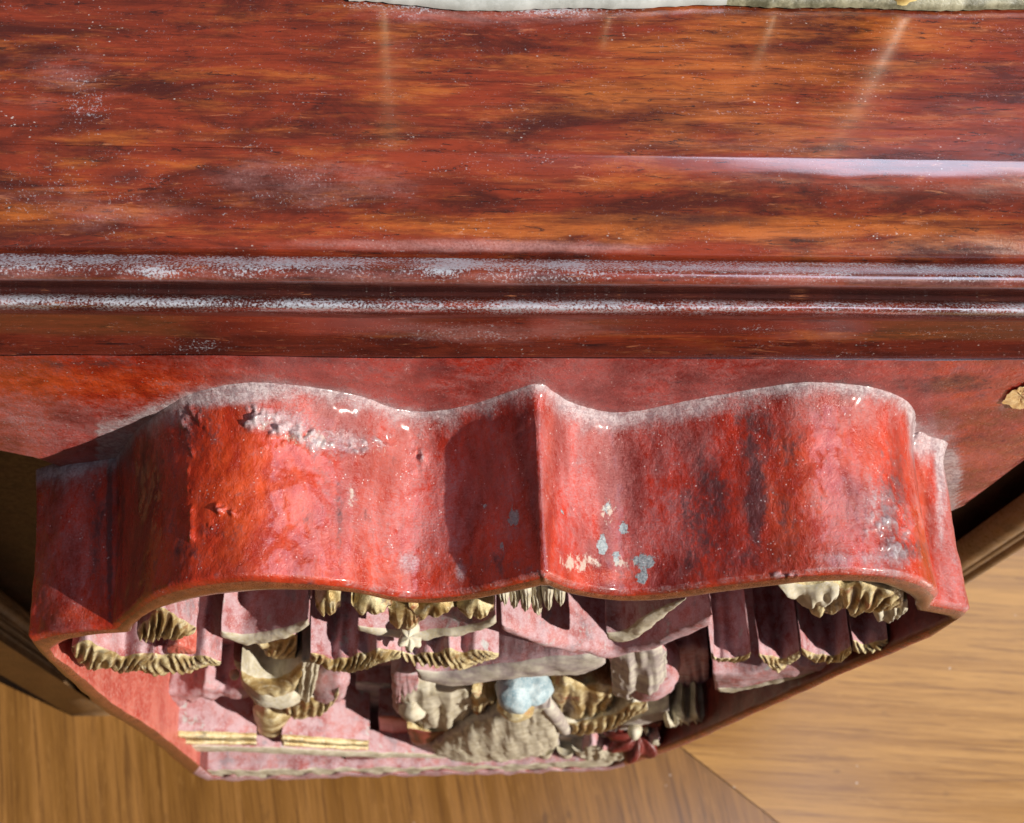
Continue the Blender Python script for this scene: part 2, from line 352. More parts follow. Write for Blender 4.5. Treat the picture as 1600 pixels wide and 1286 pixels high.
def at_fas(px, py, t):
    return dict(orange=blobs(px, py, [(1300, 525, 300, 8, .5)]), dust=blobs(px, py, [(740, 520, 180, 14, .30), (300, 540, 60, 10, .35), (1500, 520, 80, 14, .25), (1200, 515, 100, 6, .3)]),
        dark=.50+.3*np.exp(-((t)/.12)**2)-.25*blobs(px, py, [(1050, 530, 200, 10, 1)]), film=blobs(px, py, [(760, 520, 200, 18, .55)]))
profile_part('fascia', [A_b, fas0, yz(545, g+.0032), yz(520, g+.0048), fas1], WOOD, attrsf=at_fas, m=40, disp=.0002)
profile_part('lower_bead', [(fas1[0]+.0006, fas1[1]-.0018), (fas1[0]-.0002, fas1[1]+.0004), b2a, b2m, b2c, b2b, (b2b[0]+.0006, b2b[1]-.002)], WOOD, attrsf=at_b2, m=40, disp=.00035)
profile_part('upper_bead', [(b2b[0]+.0007, b2b[1]-.002), (b2b[0]+.0015, b2b[1]+.0004), b1m, b1c, b1d, b1b, (b1b[0]+.0007, b1b[1]-.0022)], WOOD, attrsf=at_b1, m=50, disp=.00035)
profile_part('ogee_moulding', [(b1b[0]+.0009, b1b[1]-.0022), *OG[::5], (o5[0]+.0004, o5[1]+.00012), led0], WOOD, attrsf=at_ogee, m=110, disp=.0003)
profile_part('ledge', [led0, (yback*.5+led0[0]*.5, zl+.00015), (yback+.03, zl)], WOOD, attrsf=at_led, m=70)

# ---- apron with a curved lower edge
apt = z_apt[1] + .0015
def apron():
    # lower edge seen as pixels on the apron face
    low = [(-600, 790), (-200, 735), (0, 708), (60, 722), (160, 760), (400, 800), (800, 820), (1200, 830), (1400, 840), (1500, 796), (1600, 708), (1750, 600)]
    lp = np.array([on_y(a, b, g) for a, b in low])
    xs = np.linspace(XL, XR, 520); zl_ = np.interp(xs, lp[:, 0], lp[:, 2]); m = 90
    V = []; 
    for x, z0 in zip(xs, zl_):
        z0 = min(z0, apt-.004)
        for t in np.linspace(0, 1, m): V.append((x, g + .006*max(0, 1-t/.05)**2, z0+(apt-z0)*t))
    V = np.array(V); q = np.array([noise.fractal(Vector((v[0]*20, 1, v[2]*40)), 1, 2, 4) for v in V]); V[:, 1] -= q*.0004
    # bottom returns to a thickness
    px, py = projn(V)
    wav = np.array([(170,668),(240,640),(300,615),(430,600),(560,622),(700,660),(780,640),(838,605),(900,635),(970,665),(1060,650),(1200,622),(1330,610),(1400,630),(1440,690),(1490,712),(1510,760)], float)
    wy = np.interp(px, wav[:, 0], wav[:, 1]); dd = np.clip((wy-py), 0, 200)
    A = dict(dust=np.where((px > 150) & (px < 1500), .80*np.exp(-dd/15), 0)+blobs(px, py, [(40, 660, 60, 22, .35), (1460, 670, 50, 26, .45), (1500, 730, 26, 30, .4), (1568, 632, 16, 16, .6)]),
        film=.45+.35*np.exp(-dd/40)+blobs(px, py, [(1000, 590, 300, 25, .25), (30, 650, 100, 30, .4)])-blobs(px, py, [(200, 600, 220, 26, .4)]), orange=blobs(px, py, [(150, 600, 260, 34, 1), (560, 600, 150, 18, .3), (1500, 700, 80, 50, .35)]),
        dark=blobs(px, py, [(1260, 600, 200, 10, .35), (140, 568, 100, 8, .5), (1480, 600, 100, 14, .45), (700, 575, 80, 6, .3), (1500, 690, 60, 20, .25)]), chip=0*px, putty=blobs(px, py, [(1575, 640, 22, 22, .2)]))
    o = link('apron', V, gridfaces(520, m), LAC, cab, attrs=A)
    # thickness behind
    B = []; 
    for x, z0 in zip(xs, zl_): z0 = min(z0, apt-.004); B += [(x, g+.006, z0), (x, g+.03, z0+.002)]
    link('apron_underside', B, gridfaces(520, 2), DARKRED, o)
    # chipped spot of bare wood
    ch = [(1566,632),(1574,618),(1590,607),(1608,598),(1622,612),(1618,630),(1600,640),(1585,637)]
    P = [on_y(a, b, g-.0006) for a, b in cat([(u+random.uniform(-2, 2), w+random.uniform(-2.5, 2.5)) for u, w in lin(ch, 26, True)], 40, True)]; c0 = np.mean(P, axis=0)
    V = [c0+(p-c0)*k+np.array([0, (1-k)*.0005+random.uniform(-1, 1)*.00015, 0]) for p in P for k in np.linspace(.02, 1, 8)]
    link('bare_wood_chip', V, gridfaces(40, 8, True), RAW, o)
    return o
apron()

# ---- body of the cabinet behind, dark
def box(name, x0, x1, y0, y1, z0, z1, mat, parent=cab):
    v = [(x, y, z) for x in (x0, x1) for y in (y0, y1) for z in (z0, z1)]
    f = [(0,1,3,2), (4,6,7,5), (0,4,5,1), (2,3,7,6), (0,2,6,4), (1,5,7,3)]
    return link(name, v, f, mat, parent, smooth=False)
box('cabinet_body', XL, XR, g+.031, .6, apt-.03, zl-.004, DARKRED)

# ---- legs: moulded posts running down to the floor
def leg(top, foot, w, mat, name='leg'):
    T = np.array(top); B = np.array(foot); d = B-T; d /= np.linalg.norm(d)
    a = np.cross(d, [0, 1, 0]); a /= np.linalg.norm(a); b = np.cross(d, a)
    prof = []
    for cx, r in ((-.32, .30), (.13, .16), (.42, .16)):          # three reeds side by side
        for th in np.linspace(math.pi, 0, 12): prof.append((cx+r*math.cos(th), -r*1.0*math.sin(th)))
    prof += [(.62, .9), (-.62, .9)]
    V = []; 
    for t in np.linspace(0, 1, 30):
        c = T+(B-T)*t
        for (u, v) in prof: V.append(c+a*u*w*(-1)+b*v*w)
    return link(name, V, gridfaces(30, len(prof)) + [tuple(range(29*len(prof), 30*len(prof)))], mat, cab)
def mid(px, py, y): return on_y(px, py, y)
LF = on_z(150, 1072, ZFLOOR); leg((LF[0], LF[1], apt-.02), LF, .025, LEGM)
RF = on_y(1600, 812, LF[1]); leg((RF[0], RF[1], apt-.02), (RF[0], RF[1], ZFLOOR), -.030, LEGM)
box('gap_shade_panel', LF[0]+.002, RF[0]-.002, LF[1]+.010, LF[1]+.02, ZFLOOR, apt-.031, DARKBOX)  # added dark sheet, its colour standing for shade behind the legs

# ------------------------------------------------------------------ the carved frame
outer_top = [(45,998),(87,988),(133,983),(176,979)]
outer_l = [(182,972),(208,948),(245,925),(297,911),(367,903),(437,904),(545,913),(614,927),(665,931),(734,923),(802,907),(845,897)]
outer_r = [(856,897),(872,905),(905,917),(966,926),(1015,924),(1064,918),(1137,909),(1210,901),(1283,894),(1356,894),(1405,899),(1444,909),(1462,920),(1467,930)]
outer_s = [(1461,941),(1485,946),(1512,951),(1517,955)]
right_side = [(1460,994),(1399,1020),(1325,1050),(1276,1073),(1162,1124),(1080,1161),(1030,1180)]
bottom = [(980,1197),(960,1203),(800,1209),(600,1213),(400,1218),(322,1219)]
left_side = [(297,1209),(227,1152),(157,1108),(105,1063),(60,1020)]
inner_top = [(78,1014),(105,1000),(150,990),(205,986)]
inner_l = [(212,975),(222,964),(250,948),(297,936),(350,927),(437,921),(545,923),(614,937),(665,941),(734,936),(802,924),(845,915)]
inner_r = [(860,916),(880,923),(905,929),(966,937),(1015,937),(1064,933),(1137,924),(1210,914),(1283,908),(1356,908),(1395,917),(1420,930),(1430,938),(1430,946)]
inner_s = [(1434,953),(1455,957),(1480,962),(1487,968)]
in_right = [(1450,985),(1392,1012),(1318,1043),(1269,1066),(1155,1117),(1074,1153),(1024,1172)]
in_bottom = [(975,1190),(955,1197),(800,1203),(600,1207),(400,1212),(330,1213)]
in_left = [(312,1197),(243,1142),(175,1098),(122,1053),(85,1026)]
K = dict(t=70, l=330, r=330, s=40, rs=150, b=150, ls=90)
def jag(pts, k, am, seed):
    P = lin(pts, k); rr = random.Random(seed)
    for i in range(1, k-1): P[i, 1] += rr.uniform(-am, am)
    return [tuple(p) for p in P]
bottom = jag(bottom, 40, 2.6, 3); in_bottom = jag(in_bottom, 40, 2.0, 5)
def loop(parts):
    out = [] ; flags = []
    for p, k in parts: out.append(cat(p, k))
    return np.vstack(out)
OUT = loop([(outer_top, K['t']), (outer_l, K['l']), (outer_r, K['r']), (outer_s, K['s']), (right_side, K['rs']), (bottom, K['b']), (left_side, K['ls'])])
INN = loop([(inner_top, K['t']), (inner_l, K['l']), (inner_r, K['r']), (inner_s, K['s']), (in_right, K['rs']), (in_bottom, K['b']), (in_left, K['ls'])])
OW = np.array([on_y(a, b, YF) for a, b in OUT]); IW = np.array([on_y(a, b, YF) for a, b in INN])
NO = len(OW)
def frame():
    m1 = 110; rows = []; 
    dep = np.linspace(0, 1, m1)**1.0
    c = OW.mean(axis=0); px0 = OUT[:, 0]
    # outward direction per column for the fillet against the apron
    tan = np.roll(OW, -1, 0)-np.roll(OW, 1, 0); nrm = np.stack([-tan[:, 2], 0*tan[:, 0], tan[:, 0]], 1)
    nrm /= np.linalg.norm(nrm, axis=1)[:, None]+1e-12
    for _ in range(3): nrm = (np.roll(nrm, 1, 0)+nrm*2+np.roll(nrm, -1, 0))/4
    V = []; per = 0
    lip = 7; inn = 26
    for i in range(NO):
        col = []
        o, q, nn = OW[i], IW[i], nrm[i]
        for t in dep[::-1]:                     # from the wall to the front
            y = YF + (g+.002-YF)*t
            dwall = (g-y); fil = .0042*math.exp(-max(dwall, 0)/.0035)
            edge = .0011*max(0, 1-t/.02)**2
            bow = -.0009*math.sin(math.pi*t)
            p = np.array([o[0]-(.0045*t*min(1, max(0, (260-OUT[i, 0])/90))), y, o[2]]) + nn*(fil*max(0., nn[2])*min(1, max(0, (OUT[i, 0]-150)/120))-edge+bow)
            col.append(p)
        for k in range(1, lip+1):               # the front lip, slightly rounded
            t = k/lip; p = (o-nn*.0011)*(1-t)+q*t; p = p+np.array([0, -.0009*math.sin(math.pi*t), 0]); col.append(p)
        for k in range(1, inn+1):
            t = k/inn; col.append(q+np.array([0, (YB+.001-YF)*t, 0]))
        per = len(col); V += col
    V = np.array(V)
    dn = np.array([noise.fractal(Vector((v[0]*45, v[1]*45, v[2]*45)), .9, 2, 5) for v in V])
    nr = np.repeat(nrm, per, 0); V = V + nr*(dn*.0007)[:, None]
    px, py = projn(V)
    # crusty blobs of old lacquer
    crust = blobs(px, py, [(385, 665, 12, 9, 1), (425, 690, 16, 9, 1), (560, 700, 20, 12, .8), (595, 690, 18, 14, .7), (300, 660, 20, 26, .5), (410, 655, 22, 14, 1), (440, 675, 24, 12, 1), (475, 680, 22, 14, 1), (395, 645, 14, 10, 1), (500, 690, 24, 16, .8), (655, 720, 12, 18, .7), (345, 795, 9, 8, .8), (365, 800, 8, 6, .8), (330, 830, 12, 12, .5), (298, 750, 5, 60, .6), (300, 840, 4, 22, .7), (1235, 900, 30, 10, .6), (1390, 830, 40, 50, .5)])
    cn = np.array([noise.noise(Vector((v[0]*330, v[1]*330, v[2]*330)))+.6*noise.noise(Vector((v[0]*800, v[1]*800, v[2]*800))) for v in V])
    V = V + nr*(crust*np.clip(cn+.15, 0, 1)*.0032)[:, None]
    j = np.tile(np.arange(per), NO); col = np.repeat(np.arange(NO), per)
    depth = np.clip((V[:, 1]-YF)/(g-YF), 0, 1)
    topside = (j < m1)
    dust = .95*np.exp(-(1-depth)/.07)*topside + blobs(px, py, [(440, 665, 60, 16, .62), (530, 690, 60, 26, .6), (330, 620, 90, 16, .5), (270, 650, 40, 24, .25), (650, 790, 80, 60, .18), (950, 650, 90, 40, .30), (920, 720, 60, 60, .22), (1380, 800, 60, 80, .40), (1340, 870, 100, 16, .45), (1400, 870, 50, 26, .45), (1470, 740, 12, 120, .8), (1440, 680, 22, 60, .6), (100, 740, 60, 40, .30), (430, 655, 50, 18, .6), (550, 770, 14, 24, .5), (640, 880, 24, 22, .7), (720, 895, 12, 18, .6), (1000, 640, 140, 22, .4), (1490, 840, 14, 120, .25)])
    dust += np.where(topside & (j > m1-4) & (px > 540), .35, 0)
    film = .12+blobs(px, py, [(640, 780, 150, 150, .62), (920, 720, 110, 120, .75), (1000, 820, 140, 90, .5), (110, 850, 70, 160, .45), (230, 760, 60, 180, .18), (560, 640, 140, 40, .75), (1350, 820, 120, 90, .45), (1490, 850, 30, 150, .75), (1050, 700, 140, 70, .5), (780, 760, 60, 150, .35), (450, 620, 200, 25, .6), (1300, 650, 200, 30, .4)])
    orange = blobs(px, py, [(400, 770, 110, 120, 1), (450, 860, 170, 50, .7), (590, 890, 200, 30, .6), (600, 760, 70, 110, .35), (1250, 780, 70, 120, .8), (1300, 700, 90, 60, .5), (930, 900, 60, 12, .7), (860, 760, 10, 160, .6), (1440, 780, 10, 130, .6), (350, 640, 60, 40, .7), (130, 960, 50, 16, .6), (1290, 900, 160, 14, .5)])
    dark = blobs(px, py, [(171, 820, 5, 170, .9), (188, 800, 8, 150, .45), (235, 720, 45, 150, .42), (1180, 790, 18, 90, .9), (1110, 800, 44, 90, .65), (1180, 690, 46, 70, .5), (1230, 760, 26, 120, .35), (1395, 800, 24, 90, .6), (1410, 860, 40, 20, .6), (1130, 870, 60, 40, .4), (1090, 880, 40, 14, .4), (300, 660, 30, 60, .45), (150, 830, 12, 130, .45), (530, 800, 6, 90, .35), (330, 830, 24, 14, .5), (290, 860, 30, 14, .4), (1180, 640, 60, 20, .3), (760, 880, 60, 20, .3), (980, 830, 30, 20, .2)])  # dark smudges; also shade painted into the left slope and riser crease
    chip = blobs(px, py, [(975, 825, 11, 13, .9), (941, 852, 9, 17, .95), (963, 872, 7, 14, .85), (1005, 878, 20, 16, .95), (1003, 902, 13, 12, .9), (803, 806, 12, 20, .9), (880, 800, 5, 7, .7), (785, 855, 6, 16, .6), (757, 790, 5, 8, .6), (948, 790, 10, 14, .7)])
    putty = blobs(px, py, [(905, 880, 40, 16, .75), (970, 880, 30, 22, .5), (548, 775, 10, 26, .6), (415, 660, 26, 18, .5), (500, 690, 30, 20, .6), (950, 800, 14, 26, .6), (600, 700, 30, 20, .3), (470, 685, 30, 12, .6)])
    z = topside.astype(float)
    lipm = ((j >= m1) & (j < m1+lip)).astype(float)
    crn = crust*np.clip(cn+.3, 0, 1)
    A = dict(dust=dust*z+lipm*.05+crn*.9*z, film=film*z+lipm*.15, orange=orange*z+lipm*.25, dark=dark*z+lipm*.42, chip=chip*z, putty=putty*z)
    # faces: columns loop closed
    faces = []; midx = []
    for i in range(NO):
        k = (i+1) % NO
        xin = IW[i]
        for jj in range(per-1):
            faces.append((i*per+jj, k*per+jj, k*per+jj+1, i*per+jj+1))
            if jj < m1: midx.append(0)
            elif jj < m1+lip-1: midx.append(4 if K['t']+K['l']+K['r']+K['s']+K['rs'] <= i < K['t']+K['l']+K['r']+K['s']+K['rs']+K['b'] else (0 if i >= K['t']+K['l']+K['r']+K['s'] and i < K['t']+K['l']+K['r']+K['s']+K['rs'] else 3))
            else: midx.append(1 if i < K['t']+K['l']+K['r']+K['s']+K['rs']+K['b'] else 2)  # inner walls: sunlit left side coloured brighter, shaded other sides coloured darker
    return link('carved_panel', V, faces, [LAC, DARKRED, INRED, LIP, PINK], cab, midx=midx, attrs=A)
panel = frame()

# ---- the ground of the relief, lacquered, uneven
def ground():
    m = 24; c = np.array([.0, YB, IW[:, 2].mean()]); c[0] = IW[:, 0].mean()
    V = []
    for p in IW[::3]:
        for t in np.linspace(.001, 1.03, m):
            q = np.array([c[0]+(p[0]-c[0])*t, YB, c[2]+(p[2]-c[2])*t]); q[1] += noise.fractal(Vector(q*60), 1, 2, 3)*.0008; V.append(q)
    return link('relief_ground', V, gridfaces(len(IW[::3]), m, True), PINK, panel)
ground()

# ------------------------------------------------------------------ relief pieces
def strip(name, top, bot, yf, yb=None, bulge=.002, gro=None, mats=None, n_=90, m=14, rough=.0006, smoothc=True, frontmat=1, lean=0.):
    """A carved piece: front face between an upper and a lower line (pixels on the plane y=yf), body running back to yb."""
    yb = YB+.001 if yb is None else yb
    f = cat if smoothc else lin
    T = f(top, n_); B = f(bot, n_)
    if gro and smoothc and n_ < 100:
        sd = random.uniform(0, 50)
        for i in range(n_):
            t = i/(n_-1); wb = noise.noise(Vector((t*gro[0]*.42, sd, 0)))
            T[i, 1] += (4 if 'pleat' in name else 10)*wb*math.sin(math.pi*t)**.5; B[i, 1] += 5*wb*math.sin(math.pi*t)**.5
        T[:, 1] = np.minimum(T[:, 1], B[:, 1]-1)
    V = []; deep = []; back = 10; per = m+2*back
    for i in range(n_):
        t = i/(n_-1)
        tp = on_y(*T[i], yf); bp = on_y(*B[i], yf)
        endt = math.sin(math.pi*min(1, max(0, t*1.0)))**.35 if 0 < t < 1 else 0
        col = []; dcol = []
        for k in range(back):                       # top face, from the ground to the front
            s_ = k/back; col.append(np.array([tp[0], yb+(yf-yb)*s_, tp[2]])); dcol.append(0)
        for k in range(m):
            v = k/(m-1); p = tp*(1-v)+bp*v
            prof = math.sin(math.pi*v)**.6 if 0 < v < 1 else 0
            h = bulge*prof*endt*(1+.35*noise.noise(Vector((t*9, v*2, bulge*999))))
            dp = 0
            if gro:
                fr, sk, am = gro; ph = fr*t**1.08+sk*(v-.5)*(.4+2.4*t)+1.1*(v-.5)**2+.35*noise.noise(Vector((t*fr*.7, v*1.5, fr)))
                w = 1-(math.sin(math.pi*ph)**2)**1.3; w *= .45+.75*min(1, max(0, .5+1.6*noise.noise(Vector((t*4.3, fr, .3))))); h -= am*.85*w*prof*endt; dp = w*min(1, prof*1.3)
            p = p+np.array([0, -h+lean*v, 0]); col.append(p); dcol.append(dp)
        for k in range(back):
            s_ = (k+1)/back; col.append(np.array([bp[0], yf+lean+(yb-yf-lean)*s_, bp[2]])); dcol.append(0)
        V += col; deep += dcol
    V = np.array(V); q = np.array([noise.noise_vector(Vector(v*120)) for v in V]); q2 = np.array([noise.noise_vector(Vector(v*420)) for v in V])
    V = V+q*rough+q2*rough*.35
    faces = gridfaces(n_, per); mi = []
    for i in range(n_-1):
        for k in range(per-1): mi.append(frontmat if back <= k < back+m-1 else 0)
    faces.append(tuple(range(per))); faces.append(tuple(range((n_-1)*per, n_*per))[::-1]); mi += [0, 0]
    o = link(name, V, faces, mats or [PINK, GILT], panel, midx=mi, attrs=dict(deep=np.array(deep)))
    return o
def blob(name, px, py, y, rx, ry, rz, mat, rot=0, rough=.001, freq=120, fold=None, seg=40):
    c = on_y(px, py, y); V = []; rings = 24; ca, sa = math.cos(rot), math.sin(rot)
    for i in range(seg):
        a = 2*math.pi*i/seg
        for k in range(rings):
            b = math.pi*k/(rings-1)
            d = np.array([math.sin(b)*math.cos(a)*rx, math.sin(b)*math.sin(a)*ry, math.cos(b)*rz])
            if fold: d *= 1+fold[1]*math.sin(fold[0]*a+2*b)*math.sin(b)
            d = np.array([d[0]*ca-d[2]*sa, d[1], d[0]*sa+d[2]*ca]); p = c+d
            p = p+np.array(noise.noise_vector(Vector(p*freq)))*rough*1.5+np.array(noise.noise_vector(Vector(p*freq*2.7)))*rough*.6; V.append(p)
    return link(name, V, gridfaces(seg, rings, True), mat, panel, attrs=dict(deep=np.zeros(seg*rings)))
def tube(name, pts, rads, mat, seg=16, parent=None):
    P = [np.array(p) for p in pts]; N_ = 30; C = cat(P, N_); rr = np.interp(np.linspace(0, 1, N_), np.linspace(0, 1, len(rads)), rads); V = []
    for i in range(N_):
        d = C[min(i+1, N_-1)]-C[max(i-1, 0)]; d /= np.linalg.norm(d)+1e-9
        a = np.cross(d, [.3, .9, .1]); a /= np.linalg.norm(a); b = np.cross(d, a)
        for k in range(seg):
            t = 2*math.pi*k/seg; p = C[i]+(a*math.cos(t)+b*math.sin(t))*rr[i]; V.append(p+np.array(noise.noise_vector(Vector(p*150)))*.0004)
    f = []
    for i in range(N_-1):
        for k in range(seg): f.append((i*seg+k, i*seg+(k+1) % seg, (i+1)*seg+(k+1) % seg, (i+1)*seg+k))
    f.append(tuple(range(seg))); f.append(tuple(range((N_-1)*seg, N_*seg)))
    return link(name, V, f, mat, parent or panel, attrs=dict(deep=np.zeros(N_*seg)))

D = YB-YF
def yd(f): return YF + D*f      # 0 at the front plane, 1 at the ground
# under the left lobe
strip('leaf', [(213,984),(232,962),(258,953),(285,968),(307,981)], [(214,990),(235,1000),(262,998),(290,990),(307,984)], yd(.06), yd(.5), .0035, (8, .9, .0026))
strip('leaf', [(112,1010),(135,1003),(165,1012),(200,1022),(240,1020)], [(114,1022),(138,1045),(170,1040),(200,1046),(240,1044)], yd(.05), None, .003, (10, .9, .0026))
strip('leaf', [(205,1022),(240,1022),(290,1022),(325,1028),(344,1032)], [(205,1040),(235,1053),(272,1050),(310,1042),(344,1035)], yd(.07), None, .003, (11, -1.1, .0026))
strip('red_lobe', [(262,1012),(280,1008),(305,1016)], [(262,1018),(280,1020),(305,1021)], yd(.05), yd(.25), .001, None, [INRED, INRED])
strip('cloud_scroll', [(346,985),(380,992),(420,986),(450,978),(482,966)], [(346,994),(380,1002),(420,1000),(450,990),(482,976)], yd(.22), None, .002, None, [PINK, CREAM])
strip('leaf', [(400,1003),(430,998),(464,992)], [(404,1008),(432,1030),(462,1028)], yd(.25), yd(.7), .002, (4, .8, .002))
strip('cloud_scroll', [(365,1030),(390,1040),(425,1028)], [(368,1046),(392,1050),(425,1042)], yd(.38), None, .001, None, [PINK, CREAM])
# branch at the left
strip('jagged_branch', [(246,1092),(262,1082),(290,1080),(320,1074),(350,1078),(385,1072),(420,1062)], [(248,1108),(262,1110),(284,1108),(291,1092),(300,1100),(316,1088),(330,1094),(345,1086),(390,1088),(420,1078)], yd(.50), None, .002, None, [PINK, PINK], smoothc=False, rough=.0012)
strip('cloud_scroll', [(232,1060),(240,1045),(262,1046)], [(234,1120),(246,1140),(262,1128)], yd(.72), None, .001, None, [PINK, PINK])
# the robed figure at the left
blob('figure_robe', 432, 1062, yd(.30), .0125, .011, .020, CREAM, rot=.25, rough=.0016)
strip('robe_hem', [(376,1048),(400,1058),(430,1060),(455,1048),(476,1030)], [(376,1056),(400,1078),(430,1088),(458,1076),(477,1046)], yd(.16), yd(.5), .003, None, [CREAM, GILT])
strip('robe_panel', [(470,1030),(484,1026),(500,1036)], [(466,1086),(480,1096),(492,1078)], yd(.15), yd(.5), .002, (3, .3, .0016), [CREAM, CREAM])
blob('figure_shoulder', 512, 1064, yd(.40), .0085, .009, .022, PINK, rot=-.3)
strip('robe_fringe', [(440,1098),(470,1096),(500,1092),(528,1080)], [(442,1112),(470,1122),(500,1118),(530,1086)], yd(.22), yd(.55), .003, (7, .6, .0026), [CREAM, GILT])
blob('figure_face', 428, 1104, yd(.40), .009, .009, .014, GILT)
tube('column', [on_y(424, 1098, yd(.42)), on_y(424, 1122, yd(.42)), on_y(424, 1126, yd(.42))], [.0085, .0088, .0088], GILT)
tube('column', [on_y(423, 1126, yd(.45)), on_y(424, 1150, yd(.45)), on_y(425, 1190, yd(.45))], [.0065, .0062, .0062], CREAM)
blob('pearl', 366, 1054, yd(.35), .0022, .0022, .003, CREAM, rough=.0003)
# lumps right under the frame
for (x0, x1, yb_, ya) in ((492, 532, 957, 925), (548, 612, 953, 930), (606, 662, 978, 934), (640, 716, 958, 936), (716, 772, 962, 934)):
    xm = (x0+x1)/2
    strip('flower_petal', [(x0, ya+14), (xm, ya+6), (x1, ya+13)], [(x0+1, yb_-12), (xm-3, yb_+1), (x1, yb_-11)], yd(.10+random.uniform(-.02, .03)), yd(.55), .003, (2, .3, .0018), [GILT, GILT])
for i, (x, yy) in enumerate(((786, 930), (803, 938), (820, 944), (838, 952), (856, 944), (876, 934))):
    strip('leaf_tip', [(x-10, 916), (x, 912), (x+11, 915)], [(x-7, yy-6), (x+1, yy+3), (x+8, yy-8)], yd(.09+.02*(i % 2)), yd(.5), .0035, None, [CREAM, CREAM], n_=24)
# the two striped leaves in the middle
strip('leaf', [(484,1021),(530,1024),(572,1016),(600,1013),(628,1018)], [(485,1032),(530,1041),(552,1045),(590,1034),(628,1025)], yd(.07), None, .003, (15, 1.4, .0028))
strip('leaf', [(628,1019),(668,1022),(701,1015),(742,1016),(780,1021)], [(628,1028),(668,1039),(706,1043),(745,1036),(780,1024)], yd(.07), None, .003, (14, -1.2, .0028))
strip('cloud_scroll', [(560,978),(600,982),(660,986),(740,974),(775,960)], [(560,984),(600,990),(660,994),(740,984),(775,972)], yd(.20), None, .002, None, [PINK, CREAM])
blob('flower_bud', 640, 996, yd(.12), .0034, .005, .0034, CREAM, fold=(5, .22), rough=.0012)
# grey swept cloud band
strip('cloud_band', [(650,1046),(700,1048),(760,1040),(830,1030),(900,1022),(945,1022)], [(655,1060),(700,1069),(760,1061),(850,1051),(905,1052),(946,1036)], yd(.13), None, .003, None, [PINK, GREY])
strip('rock', [(612,1050),(630,1044),(655,1052)], [(614,1106),(630,1122),(650,1118)], yd(.30), None, .002, None, [PINK, PINK])
# long drape at right of middle
strip('drape', [(784,975),(830,990),(880,1002),(930,1010),(965,1012),(1015,1000),(1060,982),(1112,962)], [(785,984),(830,1000),(880,1012),(930,1020),(965,1021),(1015,1009),(1060,994),(1112,974)], yd(.17), None, .002, None, [PINK, PINK])
strip('gilt_fold', [(948,990),(975,985),(1010,960),(1060,938),(1070,934)], [(950,1000),(976,1003),(1012,984),(1045,955),(1070,937)], yd(.10), yd(.45), .001, None, [PINK, CREAM])
strip('scroll_tip', [(790,975),(815,978),(850,992)], [(790,982),(818,990),(850,998)], yd(.22), yd(.6), .001, (2, 1, .001), [PINK, GILT])
# blocks under the right lobe
strip('pleated_block', [(1111,1020),(1125,1028),(1160,1026),(1172,1018)], [(1112,1030),(1125,1033),(1160,1034),(1173,1026)], yd(.08), None, .001, (7, 1.2, .0018))
strip('pleated_block', [(1186,1020),(1200,1026),(1235,1024),(1250,1016)], [(1187,1028),(1200,1040),(1215,1046),(1251,1024)], yd(.08), None, .002, (7, -1.2, .002))
strip('pleated_block', [(1252,1012),(1275,1022),(1305,1022),(1330,1008)], [(1253,1022),(1275,1033),(1305,1032),(1331,1018)], yd(.07), None, .002, (9, 1.2, .002))
strip('pleated_block', [(1332,1002),(1350,1008),(1370,1004),(1388,998)], [(1333,1018),(1350,1020),(1370,1013),(1389,1006)], yd(.06), None, .002, (5, -1.2, .002))
strip('under_ledge', [(1114,1050),(1150,1050),(1200,1044),(1280,1034),(1360,1016)], [(1118,1078),(1150,1077),(1200,1064),(1280,1046),(1362,1024)], yd(.12), None, .002, None, [PINK, PINK])
strip('under_ledge_rim', [(1122,1077),(1150,1075),(1200,1062),(1280,1044),(1362,1022)], [(1124,1081),(1150,1080),(1200,1068),(1280,1050),(1362,1027)], yd(.10), yd(.3), .001, None, [CREAM, CREAM])
# gilt leaves under the right lobe
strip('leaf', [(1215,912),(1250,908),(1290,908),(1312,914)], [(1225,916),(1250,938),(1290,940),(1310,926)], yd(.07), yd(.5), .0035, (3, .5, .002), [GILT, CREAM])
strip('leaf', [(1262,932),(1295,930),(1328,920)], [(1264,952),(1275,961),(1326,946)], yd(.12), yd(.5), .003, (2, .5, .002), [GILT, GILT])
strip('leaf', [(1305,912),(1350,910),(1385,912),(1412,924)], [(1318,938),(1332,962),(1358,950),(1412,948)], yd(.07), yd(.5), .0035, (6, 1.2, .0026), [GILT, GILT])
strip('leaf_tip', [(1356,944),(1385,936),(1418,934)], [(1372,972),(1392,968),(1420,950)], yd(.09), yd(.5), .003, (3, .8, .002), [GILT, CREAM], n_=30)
# rounded shoulder, right of the middle
strip('figure_shoulder', [(952,1024),(965,1013),(1000,1008),(1030,1011),(1042,1024)], [(958,1084),(975,1092),(1000,1098),(1028,1092),(1040,1072)], yd(.20), yd(.8), .005, (2, .25, .0022), [PINK, GREY], rough=.0012)
blob('figure_sleeve', 1016, 1040, yd(.40), .0115, .014, .030, PINK)
